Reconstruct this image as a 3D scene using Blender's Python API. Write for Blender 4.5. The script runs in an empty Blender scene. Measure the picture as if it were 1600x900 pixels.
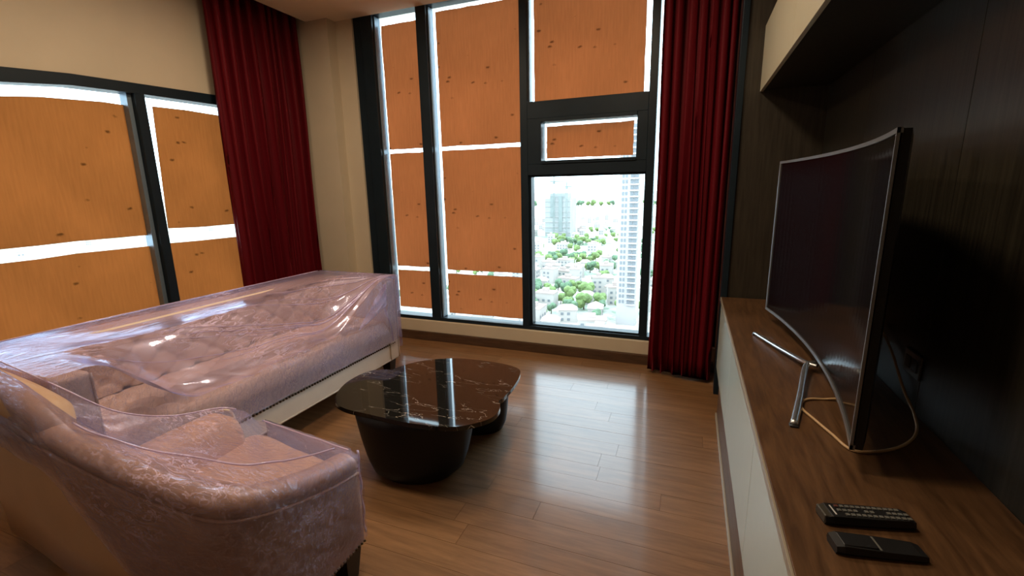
import bpy, bmesh, math, random
from mathutils import Vector, Matrix, noise
import numpy as np

# ------------------------------------------------------------------ camera, sky, lights, exposure
SC = bpy.context.scene
COL = SC.collection
F_PX = 712.52
YAW, PITCH, ROLL = math.radians(21.349), math.radians(12.056), math.radians(-1.097)
CAM_Z = 1.45

def cam_rows(yaw, p, r):
    cy, sy = math.cos(yaw), math.sin(yaw)
    fwd = Vector((-sy * math.cos(p), cy * math.cos(p), -math.sin(p)))
    right = Vector((cy, sy, 0))
    down = fwd.cross(right)
    c, s = math.cos(r), math.sin(r)
    return right * c - down * s, right * s + down * c, fwd

RX, DN, FW = cam_rows(YAW, PITCH, ROLL)
cam_data = bpy.data.cameras.new('camera')
cam = bpy.data.objects.new('camera', cam_data)
COL.objects.link(cam)
m = Matrix((RX, -DN, -FW)).transposed().to_4x4()
m.translation = Vector((0, 0, CAM_Z))
cam.matrix_world = m
cam_data.sensor_width = 36
cam_data.lens = F_PX / 1600 * 36
cam_data.clip_start = 0.02
cam_data.clip_end = 20000
SC.camera = cam

SC.view_settings.view_transform = 'Standard'
SC.view_settings.look = 'None'
SC.view_settings.gamma = 1
SC.view_settings.exposure = 0.55

SKY = 5.0
world = bpy.data.worlds.new('sky')
SC.world = world
world.use_nodes = True
bg = world.node_tree.nodes['Background']
bg.inputs[0].default_value = (0.70, 0.87, 1.0, 1)
bg.inputs[1].default_value = SKY

def area(name, loc, size, power, color, rot=(0, 0, 0), size_y=None):
    d = bpy.data.lights.new(name, 'AREA')
    d.shape = 'RECTANGLE'
    d.size = size
    d.size_y = size_y or size
    d.energy = power
    d.color = color
    o = bpy.data.objects.new(name, d)
    o.location = loc
    o.rotation_euler = rot
    COL.objects.link(o)
    return o

# recessed ceiling lamps of the room (in the ceiling, behind and beside the camera)
LAMPS = [(-2.3, 1.2), (-0.65, 1.2), (-2.3, 2.4), (-0.65, 2.4), (-1.8, -1.6)]
for i, (lx, ly) in enumerate(LAMPS):
    area('ceiling_lamp', (lx, ly, 3.0), 0.3, 12 if i < 4 else 6, (1.0, 0.78, 0.54))

def at(px, py, ax, val):
    """point of the room seen at a pixel, on the plane where coordinate ax equals val"""
    d = RX * (px - 800) + DN * (py - 450) + FW * F_PX
    c = (0, 0, CAM_Z)
    t = (val - c[ax]) / d[ax]
    return Vector((d[0] * t, d[1] * t, CAM_Z + d[2] * t))

R = random.Random(7)

# ------------------------------------------------------------------ materials
def mat(name):
    m = bpy.data.materials.new(name)
    m.use_nodes = True
    nt = m.node_tree
    return m, nt, nt.nodes['Principled BSDF']

def plain(name, col, rough=0.5, metal=0.0, spec=0.5, noise_amt=0.0, scale=20, bump=0.0, stretch=(1, 1, 1), coat=0.0):
    m, nt, b = mat(name)
    b.inputs['Base Color'].default_value = (*col, 1)
    b.inputs['Roughness'].default_value = rough
    b.inputs['Metallic'].default_value = metal
    b.inputs['Specular IOR Level'].default_value = spec
    b.inputs['Coat Weight'].default_value = coat
    if noise_amt or bump:
        tc = nt.nodes.new('ShaderNodeTexCoord')
        mp = nt.nodes.new('ShaderNodeMapping')
        mp.inputs['Scale'].default_value = stretch
        nz = nt.nodes.new('ShaderNodeTexNoise')
        nz.inputs['Scale'].default_value = scale
        nz.inputs['Detail'].default_value = 6
        nt.links.new(tc.outputs['Object'], mp.inputs[0])
        nt.links.new(mp.outputs[0], nz.inputs['Vector'])
        if noise_amt:
            r = nt.nodes.new('ShaderNodeValToRGB')
            r.color_ramp.elements[0].position = 0.3
            r.color_ramp.elements[1].position = 0.7
            r.color_ramp.elements[0].color = (*[c * (1 - noise_amt) for c in col], 1)
            r.color_ramp.elements[1].color = (*[min(1, c * (1 + noise_amt)) for c in col], 1)
            nt.links.new(nz.outputs[0], r.inputs[0])
            nt.links.new(r.outputs[0], b.inputs['Base Color'])
        if bump:
            bp = nt.nodes.new('ShaderNodeBump')
            bp.inputs['Strength'].default_value = bump
            bp.inputs['Distance'].default_value = 0.01
            nt.links.new(nz.outputs[0], bp.inputs['Height'])
            nt.links.new(bp.outputs[0], b.inputs['Normal'])
    return m

def wood(name, dark, light, scale=6, stretch=(0.6, 8, 8), rough=0.35, per_object=0.0, spec=0.5, bump=0.05, coat=0.0):
    m, nt, b = mat(name)
    N, L = nt.nodes.new, nt.links.new
    tc = N('ShaderNodeTexCoord')
    mp = N('ShaderNodeMapping')
    mp.inputs['Scale'].default_value = stretch
    oi = N('ShaderNodeObjectInfo')
    add = N('ShaderNodeVectorMath'); add.operation = 'ADD'
    sc = N('ShaderNodeVectorMath'); sc.operation = 'SCALE'
    L(oi.outputs['Random'], sc.inputs[0]); sc.inputs['Scale'].default_value = 37.0
    L(tc.outputs['Object'], add.inputs[0]); L(sc.outputs[0], add.inputs[1])
    L(add.outputs[0], mp.inputs[0])
    n1 = N('ShaderNodeTexNoise'); n1.inputs['Scale'].default_value = scale
    n1.inputs['Detail'].default_value = 8; n1.inputs['Roughness'].default_value = 0.65
    n1.inputs['Distortion'].default_value = 0.4
    L(mp.outputs[0], n1.inputs['Vector'])
    r = N('ShaderNodeValToRGB')
    r.color_ramp.elements[0].position = 0.32; r.color_ramp.elements[0].color = (*dark, 1)
    r.color_ramp.elements[1].position = 0.68; r.color_ramp.elements[1].color = (*light, 1)
    L(n1.outputs[0], r.inputs[0])
    hsv = N('ShaderNodeHueSaturation')
    mm = N('ShaderNodeMapRange')
    mm.inputs['To Min'].default_value = 1 - per_object; mm.inputs['To Max'].default_value = 1 + per_object
    L(oi.outputs['Random'], mm.inputs['Value']); L(mm.outputs[0], hsv.inputs['Value'])
    L(r.outputs[0], hsv.inputs['Color']); L(hsv.outputs[0], b.inputs['Base Color'])
    b.inputs['Roughness'].default_value = rough
    b.inputs['Specular IOR Level'].default_value = spec
    b.inputs['Coat Weight'].default_value = coat; b.inputs['Coat Roughness'].default_value = 0.15; b.inputs['Coat IOR'].default_value = 1.5
    bp = N('ShaderNodeBump'); bp.inputs['Strength'].default_value = bump; bp.inputs['Distance'].default_value = 0.01
    L(n1.outputs[0], bp.inputs['Height']); L(bp.outputs[0], b.inputs['Normal'])
    return m

M = {}
M['plaster'] = plain('beige_plaster', (0.58, 0.49, 0.36), 0.75, noise_amt=0.04, scale=3, bump=0.03)
M['ceiling'] = plain('ceiling_paint', (0.86, 0.72, 0.52), 0.8, noise_amt=0.02, scale=2)
M['floor_wood'] = wood('floor_wood', (0.16, 0.077, 0.030), (0.26, 0.132, 0.056), 5, (0.7, 7, 7), 0.5, 0.09, 0.35, 0.012, 0.75)
M['subfloor'] = plain('subfloor', (0.06, 0.03, 0.012), 0.6, noise_amt=0.1)
M['skirting_wood'] = wood('skirting_wood', (0.05, 0.025, 0.012), (0.10, 0.05, 0.025), 6, (1, 8, 8), 0.4)
M['veneer'] = wood('dark_veneer', (0.010, 0.008, 0.005), (0.028, 0.024, 0.016), 7, (8, 9, 0.5), 0.42, 0.07, 0.4, 0.05)
M['veneer_brown'] = wood('brown_veneer', (0.022, 0.017, 0.011), (0.045, 0.036, 0.025), 7, (9, 8, 0.5), 0.45, 0.0, 0.4)
M['console_wood'] = wood('console_wood', (0.055, 0.026, 0.011), (0.135, 0.068, 0.030), 6, (8, 0.8, 8), 0.38, 0.0, 0.4)
M['white_gloss'] = plain('white_lacquer', (0.52, 0.61, 0.58), 0.25, noise_amt=0.01)
M['cream_gloss'] = plain('cream_lacquer', (0.50, 0.47, 0.35), 0.3, noise_amt=0.01)
M['black_metal'] = plain('black_window_metal', (0.010, 0.018, 0.026), 0.4, 0.0, 0.2, noise_amt=0.1, scale=8)  # black lightened towards blue: hazy glare put into the base colour
M['lit_side_metal'] = plain('lit_reveal_metal', (0.16, 0.21, 0.26), 0.35, 0.3, noise_amt=0.05)  # paler grey standing in for daylight on the mullions' side faces
M['sofa_fabric'] = plain('cream_leather', (0.70, 0.58, 0.47), 0.5, noise_amt=0.06, scale=5, bump=0.08)
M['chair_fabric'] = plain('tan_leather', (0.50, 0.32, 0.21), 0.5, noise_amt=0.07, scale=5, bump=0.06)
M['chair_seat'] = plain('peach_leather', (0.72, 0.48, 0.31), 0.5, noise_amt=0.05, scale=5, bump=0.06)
M['piping'] = plain('piping', (0.62, 0.52, 0.42), 0.5, noise_amt=0.02)
M['dark_leg'] = plain('black_stained_wood', (0.012, 0.009, 0.008), 0.4, noise_amt=0.2)
M['brass'] = plain('dark_nail', (0.10, 0.07, 0.04), 0.35, 0.9, noise_amt=0.05)
M['table_base'] = plain('black_lacquer', (0.005, 0.005, 0.006), 0.5, 0.0, 0.25, noise_amt=0.1)
M['black_plastic'] = plain('black_plastic', (0.010, 0.010, 0.011), 0.4, noise_amt=0.1)
M['screen'] = plain('screen_glass', (0.004, 0.004, 0.005), 0.12, 0.0, 0.25, noise_amt=0.02)
M['silver'] = plain('brushed_silver', (0.55, 0.57, 0.58), 0.25, 0.9, noise_amt=0.03, scale=40)
M['chrome_dark'] = plain('bezel_silver', (0.35, 0.36, 0.37), 0.3, 0.8, noise_amt=0.03)
M['cable'] = plain('ivory_cable', (0.50, 0.33, 0.17), 0.5, noise_amt=0.03)
M['socket'] = plain('dark_socket', (0.05, 0.045, 0.035), 0.3, noise_amt=0.03)
M['grey_key'] = plain('grey_key', (0.12, 0.12, 0.11), 0.5, noise_amt=0.05)
M['edge_band'] = plain('edge_band', (0.30, 0.26, 0.20), 0.4, noise_amt=0.02)
M['label_white'] = plain('label_white', (0.5, 0.5, 0.5), 0.5, noise_amt=0.02)
M['red_key'] = plain('red_key', (0.10, 0.03, 0.02), 0.5, noise_amt=0.02)
M['lamp_rim'] = plain('lamp_rim', (0.7, 0.7, 0.68), 0.4, noise_amt=0.02)
M['pale_roof'] = plain('pale_roof', (0.35, 0.27, 0.24), 0.8, noise_amt=0.15, scale=0.1)
M['pale_wall'] = plain('pale_wall', (0.36, 0.32, 0.29), 0.8, noise_amt=0.08, scale=0.1)
M['tower_wall'] = plain('tower_wall', (0.33, 0.30, 0.29), 0.7, noise_amt=0.04, scale=0.1)
M['far_glass'] = plain('far_glass', (0.14, 0.145, 0.155), 0.5, noise_amt=0.2, scale=0.3)
M['site_concrete'] = plain('site_concrete', (0.27, 0.27, 0.26), 0.8, noise_amt=0.1, scale=0.05)
M['far_net'] = plain('site_netting', (0.19, 0.21, 0.20), 0.8, noise_amt=0.2, scale=0.08)
M['leaf_a'] = plain('leaf_green', (0.12, 0.17, 0.05), 0.8, noise_amt=0.35, scale=0.35)
M['leaf_b'] = plain('leaf_bluegreen', (0.08, 0.13, 0.07), 0.8, noise_amt=0.35, scale=0.35)
M['trunk'] = plain('bark', (0.10, 0.07, 0.05), 0.9, noise_amt=0.2)

def velvet():
    m, nt, b = mat('red_velvet')
    b.inputs['Base Color'].default_value = (0.105, 0.0018, 0.006, 1)
    b.inputs['Roughness'].default_value = 0.65
    b.inputs['Sheen Weight'].default_value = 0.0
    b.inputs['Specular IOR Level'].default_value = 0.15
    b.inputs['Sheen Tint'].default_value = (0.8, 0.1, 0.12, 1)
    b.inputs['Sheen Roughness'].default_value = 0.4
    tc = nt.nodes.new('ShaderNodeTexCoord'); nz = nt.nodes.new('ShaderNodeTexNoise')
    nz.inputs['Scale'].default_value = 160
    bp = nt.nodes.new('ShaderNodeBump'); bp.inputs['Strength'].default_value = 0.1; bp.inputs['Distance'].default_value = 0.003
    nt.links.new(tc.outputs['Object'], nz.inputs['Vector']); nt.links.new(nz.outputs[0], bp.inputs['Height'])
    nt.links.new(bp.outputs[0], b.inputs['Normal'])
    return m
M['velvet'] = velvet()

def board(name='orange_board', tl=(0.62, 0.24, 0.075), df=(0.50, 0.19, 0.06)):
    """backlit orange covering board: daylight soaks through, small dark flecks and nail marks"""
    m = bpy.data.materials.new(name); m.use_nodes = True
    nt = m.node_tree; nt.nodes.clear()
    N, L = nt.nodes.new, nt.links.new
    out = N('ShaderNodeOutputMaterial')
    tr = N('ShaderNodeBsdfTranslucent'); di = N('ShaderNodeBsdfDiffuse')
    mix = N('ShaderNodeMixShader'); mix.inputs[0].default_value = 0.30
    tc = N('ShaderNodeTexCoord')
    nz = N('ShaderNodeTexNoise'); nz.inputs['Scale'].default_value = 2.2; nz.inputs['Detail'].default_value = 5
    L(tc.outputs['Object'], nz.inputs['Vector'])
    mp = N('ShaderNodeMapping'); mp.inputs['Scale'].default_value = (14, 14, 1.3)
    L(tc.outputs['Object'], mp.inputs[0])
    nf = N('ShaderNodeTexNoise'); nf.inputs['Scale'].default_value = 5; nf.inputs['Detail'].default_value = 6
    L(mp.outputs[0], nf.inputs['Vector'])
    mx = N('ShaderNodeMix'); mx.data_type = 'FLOAT'; mx.inputs[0].default_value = 0.5
    L(nz.outputs[0], mx.inputs[2]); L(nf.outputs[0], mx.inputs[3])
    r = N('ShaderNodeMapRange'); r.inputs['From Min'].default_value = 0.3; r.inputs['From Max'].default_value = 0.7
    r.inputs['To Min'].default_value = 0.86; r.inputs['To Max'].default_value = 1.10
    L(mx.outputs[0], r.inputs['Value'])
    # flecks
    mp2 = N('ShaderNodeMapping'); mp2.inputs['Scale'].default_value = (1, 1, 1.9)
    L(tc.outputs['Object'], mp2.inputs[0])
    dis = N('ShaderNodeTexNoise'); dis.inputs['Scale'].default_value = 30; L(tc.outputs['Object'], dis.inputs['Vector'])
    vadd = N('ShaderNodeVectorMath'); vadd.operation = 'MULTIPLY_ADD'
    L(dis.outputs['Color'], vadd.inputs[0]); vadd.inputs[1].default_value = (0.035, 0.035, 0.035); L(mp2.outputs[0], vadd.inputs[2])
    vo = N('ShaderNodeTexVoronoi'); vo.inputs['Scale'].default_value = 6; L(vadd.outputs[0], vo.inputs['Vector'])
    fl = N('ShaderNodeMapRange'); fl.inputs['From Min'].default_value = 0.055; fl.inputs['From Max'].default_value = 0.14
    fl.inputs['To Min'].default_value = 0.45; fl.inputs['To Max'].default_value = 1.0
    L(vo.outputs['Distance'], fl.inputs['Value'])
    mu = N('ShaderNodeMath'); mu.operation = 'MULTIPLY'; L(r.outputs[0], mu.inputs[0]); L(fl.outputs[0], mu.inputs[1])
    for sh, c in ((tr, tl), (di, df)):
        v = N('ShaderNodeVectorMath'); v.operation = 'SCALE'; v.inputs[0].default_value = c
        L(mu.outputs[0], v.inputs['Scale']); L(v.outputs[0], sh.inputs['Color'])
    L(tr.outputs[0], mix.inputs[1]); L(di.outputs[0], mix.inputs[2]); L(mix.outputs[0], out.inputs['Surface'])
    return m
M['board'] = board('orange_board', (0.58, 0.30, 0.165))
M['board_left'] = board('ochre_board', (0.50, 0.26, 0.12), (0.5, 0.24, 0.08))

def glass():
    m = bpy.data.materials.new('window_glass'); m.use_nodes = True
    nt = m.node_tree; nt.nodes.clear(); N, L = nt.nodes.new, nt.links.new
    out = N('ShaderNodeOutputMaterial'); t = N('ShaderNodeBsdfTransparent'); g = N('ShaderNodeBsdfGlossy')
    t.inputs[0].default_value = (0.93, 0.97, 0.97, 1); g.inputs['Roughness'].default_value = 0.01
    fr = N('ShaderNodeFresnel'); fr.inputs[0].default_value = 1.35
    mix = N('ShaderNodeMixShader')
    L(fr.outputs[0], mix.inputs[0]); L(t.outputs[0], mix.inputs[1]); L(g.outputs[0], mix.inputs[2]); L(mix.outputs[0], out.inputs[0])
    return m
M['glass'] = glass()

def film(name, tint, haze, crinkle, base=0.06, stretch=(3, 1, 3), scale=9, gl=1.5):
    """thin clear plastic sheet: mostly see-through, glossy, a little milky, with crease highlights painted in as pale lines"""
    m = bpy.data.materials.new(name); m.use_nodes = True
    nt = m.node_tree; nt.nodes.clear(); N, L = nt.nodes.new, nt.links.new
    out = N('ShaderNodeOutputMaterial')
    t = N('ShaderNodeBsdfTransparent'); t.inputs[0].default_value = (*tint, 1)
    g = N('ShaderNodeBsdfGlossy'); g.inputs['Roughness'].default_value = 0.07; g.inputs[0].default_value = (0.66, 0.74, 1.0, 1)
    d = N('ShaderNodeBsdfDiffuse'); d.inputs[0].default_value = (0.92, 0.72, 0.95, 1)
    tc = N('ShaderNodeTexCoord'); mp = N('ShaderNodeMapping'); mp.inputs['Scale'].default_value = stretch
    mp.inputs['Rotation'].default_value = (0, 0, 0.35)
    L(tc.outputs['Object'], mp.inputs[0])
    n = N('ShaderNodeTexNoise'); n.inputs['Scale'].default_value = scale; n.inputs['Detail'].default_value = 5
    n.inputs['Distortion'].default_value = 1.2; n.inputs['Roughness'].default_value = 0.6
    L(mp.outputs[0], n.inputs['Vector'])
    big = N('ShaderNodeTexNoise'); big.inputs['Scale'].default_value = 2.4; big.inputs['Detail'].default_value = 2
    L(tc.outputs['Object'], big.inputs['Vector'])
    # crease lines = where the noise crosses its middle
    ab = N('ShaderNodeMath'); ab.operation = 'SUBTRACT'; ab.inputs[1].default_value = 0.5; L(n.outputs[0], ab.inputs[0])
    a2 = N('ShaderNodeMath'); a2.operation = 'ABSOLUTE'; L(ab.outputs[0], a2.inputs[0])
    cr = N('ShaderNodeMapRange'); cr.inputs['From Min'].default_value = 0.0; cr.inputs['From Max'].default_value = 0.035
    cr.inputs['To Min'].default_value = 1.0; cr.inputs['To Max'].default_value = 0.0
    L(a2.outputs[0], cr.inputs['Value'])
    bm_ = N('ShaderNodeMapRange'); bm_.inputs['From Min'].default_value = 0.42; bm_.inputs['From Max'].default_value = 0.66
    L(big.outputs[0], bm_.inputs['Value'])
    mu = N('ShaderNodeMath'); mu.operation = 'MULTIPLY'; L(cr.outputs[0], mu.inputs[0]); L(bm_.outputs[0], mu.inputs[1])
    hz = N('ShaderNodeMath'); hz.operation = 'MULTIPLY_ADD'; L(mu.outputs[0], hz.inputs[0]); hz.inputs[1].default_value = 0.60; hz.inputs[2].default_value = haze
    bp = N('ShaderNodeBump'); bp.inputs['Strength'].default_value = crinkle; bp.inputs['Distance'].default_value = 0.02
    L(n.outputs[0], bp.inputs['Height']); L(bp.outputs[0], g.inputs['Normal'])
    g2 = N('ShaderNodeBsdfGlossy'); g2.inputs['Roughness'].default_value = 0.33; g2.inputs[0].default_value = (0.62, 0.66, 1.0, 1)
    gm = N('ShaderNodeMixShader'); gm.inputs[0].default_value = 0.4; L(g.outputs[0], gm.inputs[1]); L(g2.outputs[0], gm.inputs[2])
    fr = N('ShaderNodeFresnel'); fr.inputs[0].default_value = 1.5; L(bp.outputs[0], fr.inputs['Normal'])
    fa = N('ShaderNodeMath'); fa.operation = 'MULTIPLY_ADD'; fa.inputs[1].default_value = gl; fa.inputs[2].default_value = base; fa.use_clamp = True
    L(fr.outputs[0], fa.inputs[0])
    m1 = N('ShaderNodeMixShader'); m2 = N('ShaderNodeMixShader')
    L(hz.outputs[0], m1.inputs[0]); L(t.outputs[0], m1.inputs[1]); L(d.outputs[0], m1.inputs[2])
    L(fa.outputs[0], m2.inputs[0]); L(m1.outputs[0], m2.inputs[1]); L(gm.outputs[0], m2.inputs[2])
    L(m2.outputs[0], out.inputs[0])
    return m
M['film_sofa'] = film('sofa_film', (0.93, 0.82, 0.91), 0.18, 0.08, 0.13, (4, 1.0, 3), 6, 1.1)
M['film_chair'] = film('chair_film', (0.98, 0.92, 0.965), 0.07, 0.9, 0.03, (1.2, 3.4, 3), 12, 0.9)
M['film_fold'] = film('film_fold', (0.9, 0.8, 0.95), 0.62, 0.1, 0.10)  # white highlights along the folds painted in as diffuse haze

M['film_white'] = film('film_white', (0.95, 0.92, 0.95), 0.30, 0.25, 0.10, (3, 3, 1), 12)

def marble():
    m, nt, b = mat('black_marble'); N, L = nt.nodes.new, nt.links.new
    tc = N('ShaderNodeTexCoord'); mp = N('ShaderNodeMapping'); mp.inputs['Rotation'].default_value = (0, 0, 0.75)
    mp.inputs['Scale'].default_value = (0.9, 3.4, 1)
    L(tc.outputs['Object'], mp.inputs[0])
    n = N('ShaderNodeTexNoise'); n.inputs['Scale'].default_value = 4.5; n.inputs['Detail'].default_value = 5; n.inputs['Distortion'].default_value = 0.8
    L(mp.outputs[0], n.inputs['Vector'])
    s = N('ShaderNodeMath'); s.operation = 'SUBTRACT'; s.inputs[1].default_value = 0.5; L(n.outputs[0], s.inputs[0])
    a = N('ShaderNodeMath'); a.operation = 'ABSOLUTE'; L(s.outputs[0], a.inputs[0])
    v = N('ShaderNodeMapRange'); v.inputs['From Min'].default_value = 0; v.inputs['From Max'].default_value = 0.006
    v.inputs['To Min'].default_value = 1; v.inputs['To Max'].default_value = 0; L(a.outputs[0], v.inputs['Value'])
    bgn = N('ShaderNodeTexNoise'); bgn.inputs['Scale'].default_value = 3.3; L(tc.outputs['Object'], bgn.inputs['Vector'])
    k = N('ShaderNodeMapRange'); k.inputs['From Min'].default_value = 0.46; k.inputs['From Max'].default_value = 0.56; L(bgn.outputs[0], k.inputs['Value'])
    mu = N('ShaderNodeMath'); mu.operation = 'MULTIPLY'; L(v.outputs[0], mu.inputs[0]); L(k.outputs[0], mu.inputs[1])
    mix = N('ShaderNodeMix'); mix.data_type = 'RGBA'
    mix.inputs[6].default_value = (0.010, 0.009, 0.008, 1); mix.inputs[7].default_value = (0.42, 0.38, 0.33, 1)
    L(mu.outputs[0], mix.inputs[0]); L(mix.outputs[2], b.inputs['Base Color'])
    b.inputs['Roughness'].default_value = 0.04; b.inputs['Specular IOR Level'].default_value = 0.5
    return m
M['marble'] = marble()

def ground_mat():
    m, nt, b = mat('city_ground'); N, L = nt.nodes.new, nt.links.new
    tc = N('ShaderNodeTexCoord')
    n = N('ShaderNodeTexNoise'); n.inputs['Scale'].default_value = 0.012; n.inputs['Detail'].default_value = 8; n.inputs['Roughness'].default_value = 0.7
    L(tc.outputs['Object'], n.inputs['Vector'])
    r = N('ShaderNodeValToRGB')
    e = r.color_ramp.elements
    e[0].position = 0.40; e[0].color = (0.17, 0.24, 0.15, 1)
    e[1].position = 0.50; e[1].color = (0.46, 0.41, 0.37, 1)
    e2 = e.new(0.45); e2.color = (0.36, 0.35, 0.31, 1)
    L(n.outputs[0], r.inputs[0]); L(r.outputs[0], b.inputs['Base Color'])
    b.inputs['Roughness'].default_value = 0.9
    return m
M['ground'] = ground_mat()

def lampmat():
    m, nt, b = mat('lamp_diffuser')
    b.inputs['Emission Color'].default_value = (1, 0.78, 0.5, 1)
    b.inputs['Emission Strength'].default_value = 6
    return m
M['lamp'] = lampmat()

# ------------------------------------------------------------------ mesh helpers
def link(name, me, mats, parent=None, smooth=False):
    if not isinstance(mats, (list, tuple)): mats = [mats]
    for k in mats: me.materials.append(k)
    if smooth:
        me.polygons.foreach_set('use_smooth', [True] * len(me.polygons))
    o = bpy.data.objects.new(name, me)
    COL.objects.link(o)
    if parent is not None:
        o.parent = parent
        o.matrix_parent_inverse = Matrix.Identity(4)
    return o

def obj(name, bm, mats, parent=None, smooth=False, origin=None):
    """bm is in world coordinates; the parent sits at its own location, so shift"""
    me = bpy.data.meshes.new(name)
    off = Vector((0, 0, 0))
    p = parent
    while p is not None:
        off += p.location
        p = p.parent
    if off.length: bmesh.ops.translate(bm, vec=-off, verts=bm.verts)
    bmesh.ops.recalc_face_normals(bm, faces=bm.faces)
    if origin is not None:
        o_ = Vector(origin) - off
        bmesh.ops.translate(bm, vec=-o_, verts=bm.verts)
    bm.to_mesh(me); bm.free()
    o = link(name, me, mats, parent, smooth)
    if origin is not None: o.location = o_
    return o

def thing(name, label, cat, loc=(0, 0, 0), group=None):
    o = bpy.data.objects.new(name, None); COL.objects.link(o)
    o.location = loc; o['label'] = label; o['category'] = cat
    o.empty_display_size = 0.1
    if group: o['group'] = group
    return o

def tag(o, label, cat, group=None):
    o['label'] = label; o['category'] = cat
    if group: o['group'] = group
    return o

def struct(o):
    o['kind'] = 'structure'; return o

def box(bm, x0, x1, y0, y1, z0, z1, bev=0.0, seg=2, mi=0):
    r = bmesh.ops.create_cube(bm, size=1)
    vs = r['verts']
    for v in vs:
        v.co = Vector(((x0 + x1) / 2 + v.co.x * (x1 - x0), (y0 + y1) / 2 + v.co.y * (y1 - y0), (z0 + z1) / 2 + v.co.z * (z1 - z0)))
    fs = set(f for v in vs for f in v.link_faces)
    for f in fs: f.material_index = mi
    if bev > 0:
        es = list(set(e for v in vs for e in v.link_edges))
        r = bmesh.ops.bevel(bm, geom=es, offset=bev, segments=seg, affect='EDGES', profile=0.5)
    return bm

def B(*a, **k):
    return box(bmesh.new(), *a, **k)

def catmull(pts, n=8, closed=False):
    P = [Vector(p) for p in pts]; out = []
    N_ = len(P)
    rng = range(N_ if closed else N_ - 1)
    for i in rng:
        if closed: a, b, c, d = P[i - 1], P[i], P[(i + 1) % N_], P[(i + 2) % N_]
        else: a, b, c, d = P[max(i - 1, 0)], P[i], P[i + 1], P[min(i + 2, N_ - 1)]
        for k in range(n):
            t = k / n
            out.append(0.5 * ((2 * b) + (c - a) * t + (2 * a - 5 * b + 4 * c - d) * t * t + (3 * b - a - 3 * c + d) * t ** 3))
    if not closed: out.append(P[-1].copy())
    return out

def tube(bm, pts, r, sides=8, cap=True, flat=1.0):
    pts = [Vector(p) for p in pts]
    rings = []
    up = Vector((0, 0, 1))
    for i, p in enumerate(pts):
        d = (pts[min(i + 1, len(pts) - 1)] - pts[max(i - 1, 0)]).normalized()
        u = up if abs(d.dot(up)) < 0.95 else Vector((1, 0, 0))
        s = d.cross(u).normalized(); t = s.cross(d).normalized()
        rr = r(i / (len(pts) - 1)) if callable(r) else r
        rings.append([bm.verts.new(p + s * math.cos(a) * rr + t * math.sin(a) * rr * flat) for a in [2 * math.pi * k / sides for k in range(sides)]])
    for A, C in zip(rings, rings[1:]):
        for k in range(sides):
            bm.faces.new((A[k], A[(k + 1) % sides], C[(k + 1) % sides], C[k]))
    if cap:
        bm.faces.new(list(reversed(rings[0]))); bm.faces.new(rings[-1])
    return bm

def loft(bm, rings, closed=True, cap=True):
    R_ = [[bm.verts.new(p) for p in r] for r in rings]
    n = len(R_[0])
    for A, C in zip(R_, R_[1:]):
        for k in range(n if closed else n - 1):
            bm.faces.new((A[k], A[(k + 1) % n], C[(k + 1) % n], C[k]))
    if cap and closed:
        bm.faces.new(list(reversed(R_[0]))); bm.faces.new(R_[-1])
    return R_

def grid(fn, nu, nv, closed_u=False):
    bm = bmesh.new()
    V = [[bm.verts.new(fn(i / nu, j / nv)) for j in range(nv + 1)] for i in range(nu + 1)]
    for i in range(nu):
        for j in range(nv):
            bm.faces.new((V[i][j], V[i + 1][j], V[i + 1][j + 1], V[i][j + 1]))
    return bm

def prism(bm, poly, z0, z1, bev=0.0, seg=2):
    lo = [bm.verts.new((p[0], p[1], z0)) for p in poly]
    hi = [bm.verts.new((p[0], p[1], z1)) for p in poly]
    n = len(poly)
    fs = [bm.faces.new(list(reversed(lo))), bm.faces.new(hi)]
    for k in range(n): fs.append(bm.faces.new((lo[k], lo[(k + 1) % n], hi[(k + 1) % n], hi[k])))
    if bev:
        es = set(e for f in fs[:2] for e in f.edges)
        bmesh.ops.bevel(bm, geom=list(es), offset=bev, segments=seg, affect='EDGES', profile=0.5)
    return bm

def sstep(a, b, x):
    t = min(1, max(0, (x - a) / (b - a))); return t * t * (3 - 2 * t)

# ------------------------------------------------------------------ room shell
XL, XR, YB, YF, ZC = -3.7, 0.72, 3.8, -3.4, 3.03      # left wall, TV wall, window wall, wall behind, ceiling
floor = struct(obj('floor', B(XL - 0.1, XR + 0.1, YF, YB + 0.2, -0.08, -0.012), M['subfloor']))
pw = 0.125
rows = int((YB + 0.02 - (-0.45)) / pw) + 1
for i in range(rows):
    y0 = YB + 0.02 - (i + 1) * pw
    x = XL - R.uniform(0.0, 0.9)
    while x < XR + 0.02:
        ln = R.choice([0.9, 1.2, 1.2, 1.5])
        xa, xb = max(x, XL), min(x + ln, XR)
        if xb - xa > 0.03:
            bm = B(xa + 0.0006, xb - 0.0006, y0 + 0.0006, y0 + pw - 0.0006, -0.012, R.uniform(-0.0006, 0.0))
            obj('floor_plank', bm, M['floor_wood'], floor, origin=((xa + xb) / 2, y0 + pw / 2, 0))
        x += ln
yend = YB + 0.02 - rows * pw
obj('floor_rear', B(XL, XR, YF, yend, -0.012, -0.0004), M['floor_wood'], floor)

# window wall
bm = bmesh.new()
box(bm, XL - 0.1, -3.03, YB, YB + 0.2, 0, 3.4)
box(bm, 0.24, XR + 0.1, YB, YB + 0.2, 0, 3.4)
box(bm, -3.03, 0.24, YB, YB + 0.2, 3.06, 3.4)
box(bm, -3.03, 0.24, YB, YB + 0.2, 0, 0.19)
struct(obj('wall_back', bm, M['plaster']))
# pier in the corner beside the window
struct(obj('trim_1', B(XL, -3.22, 3.69, YB, 0, 3.4), M['plaster']))
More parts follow.
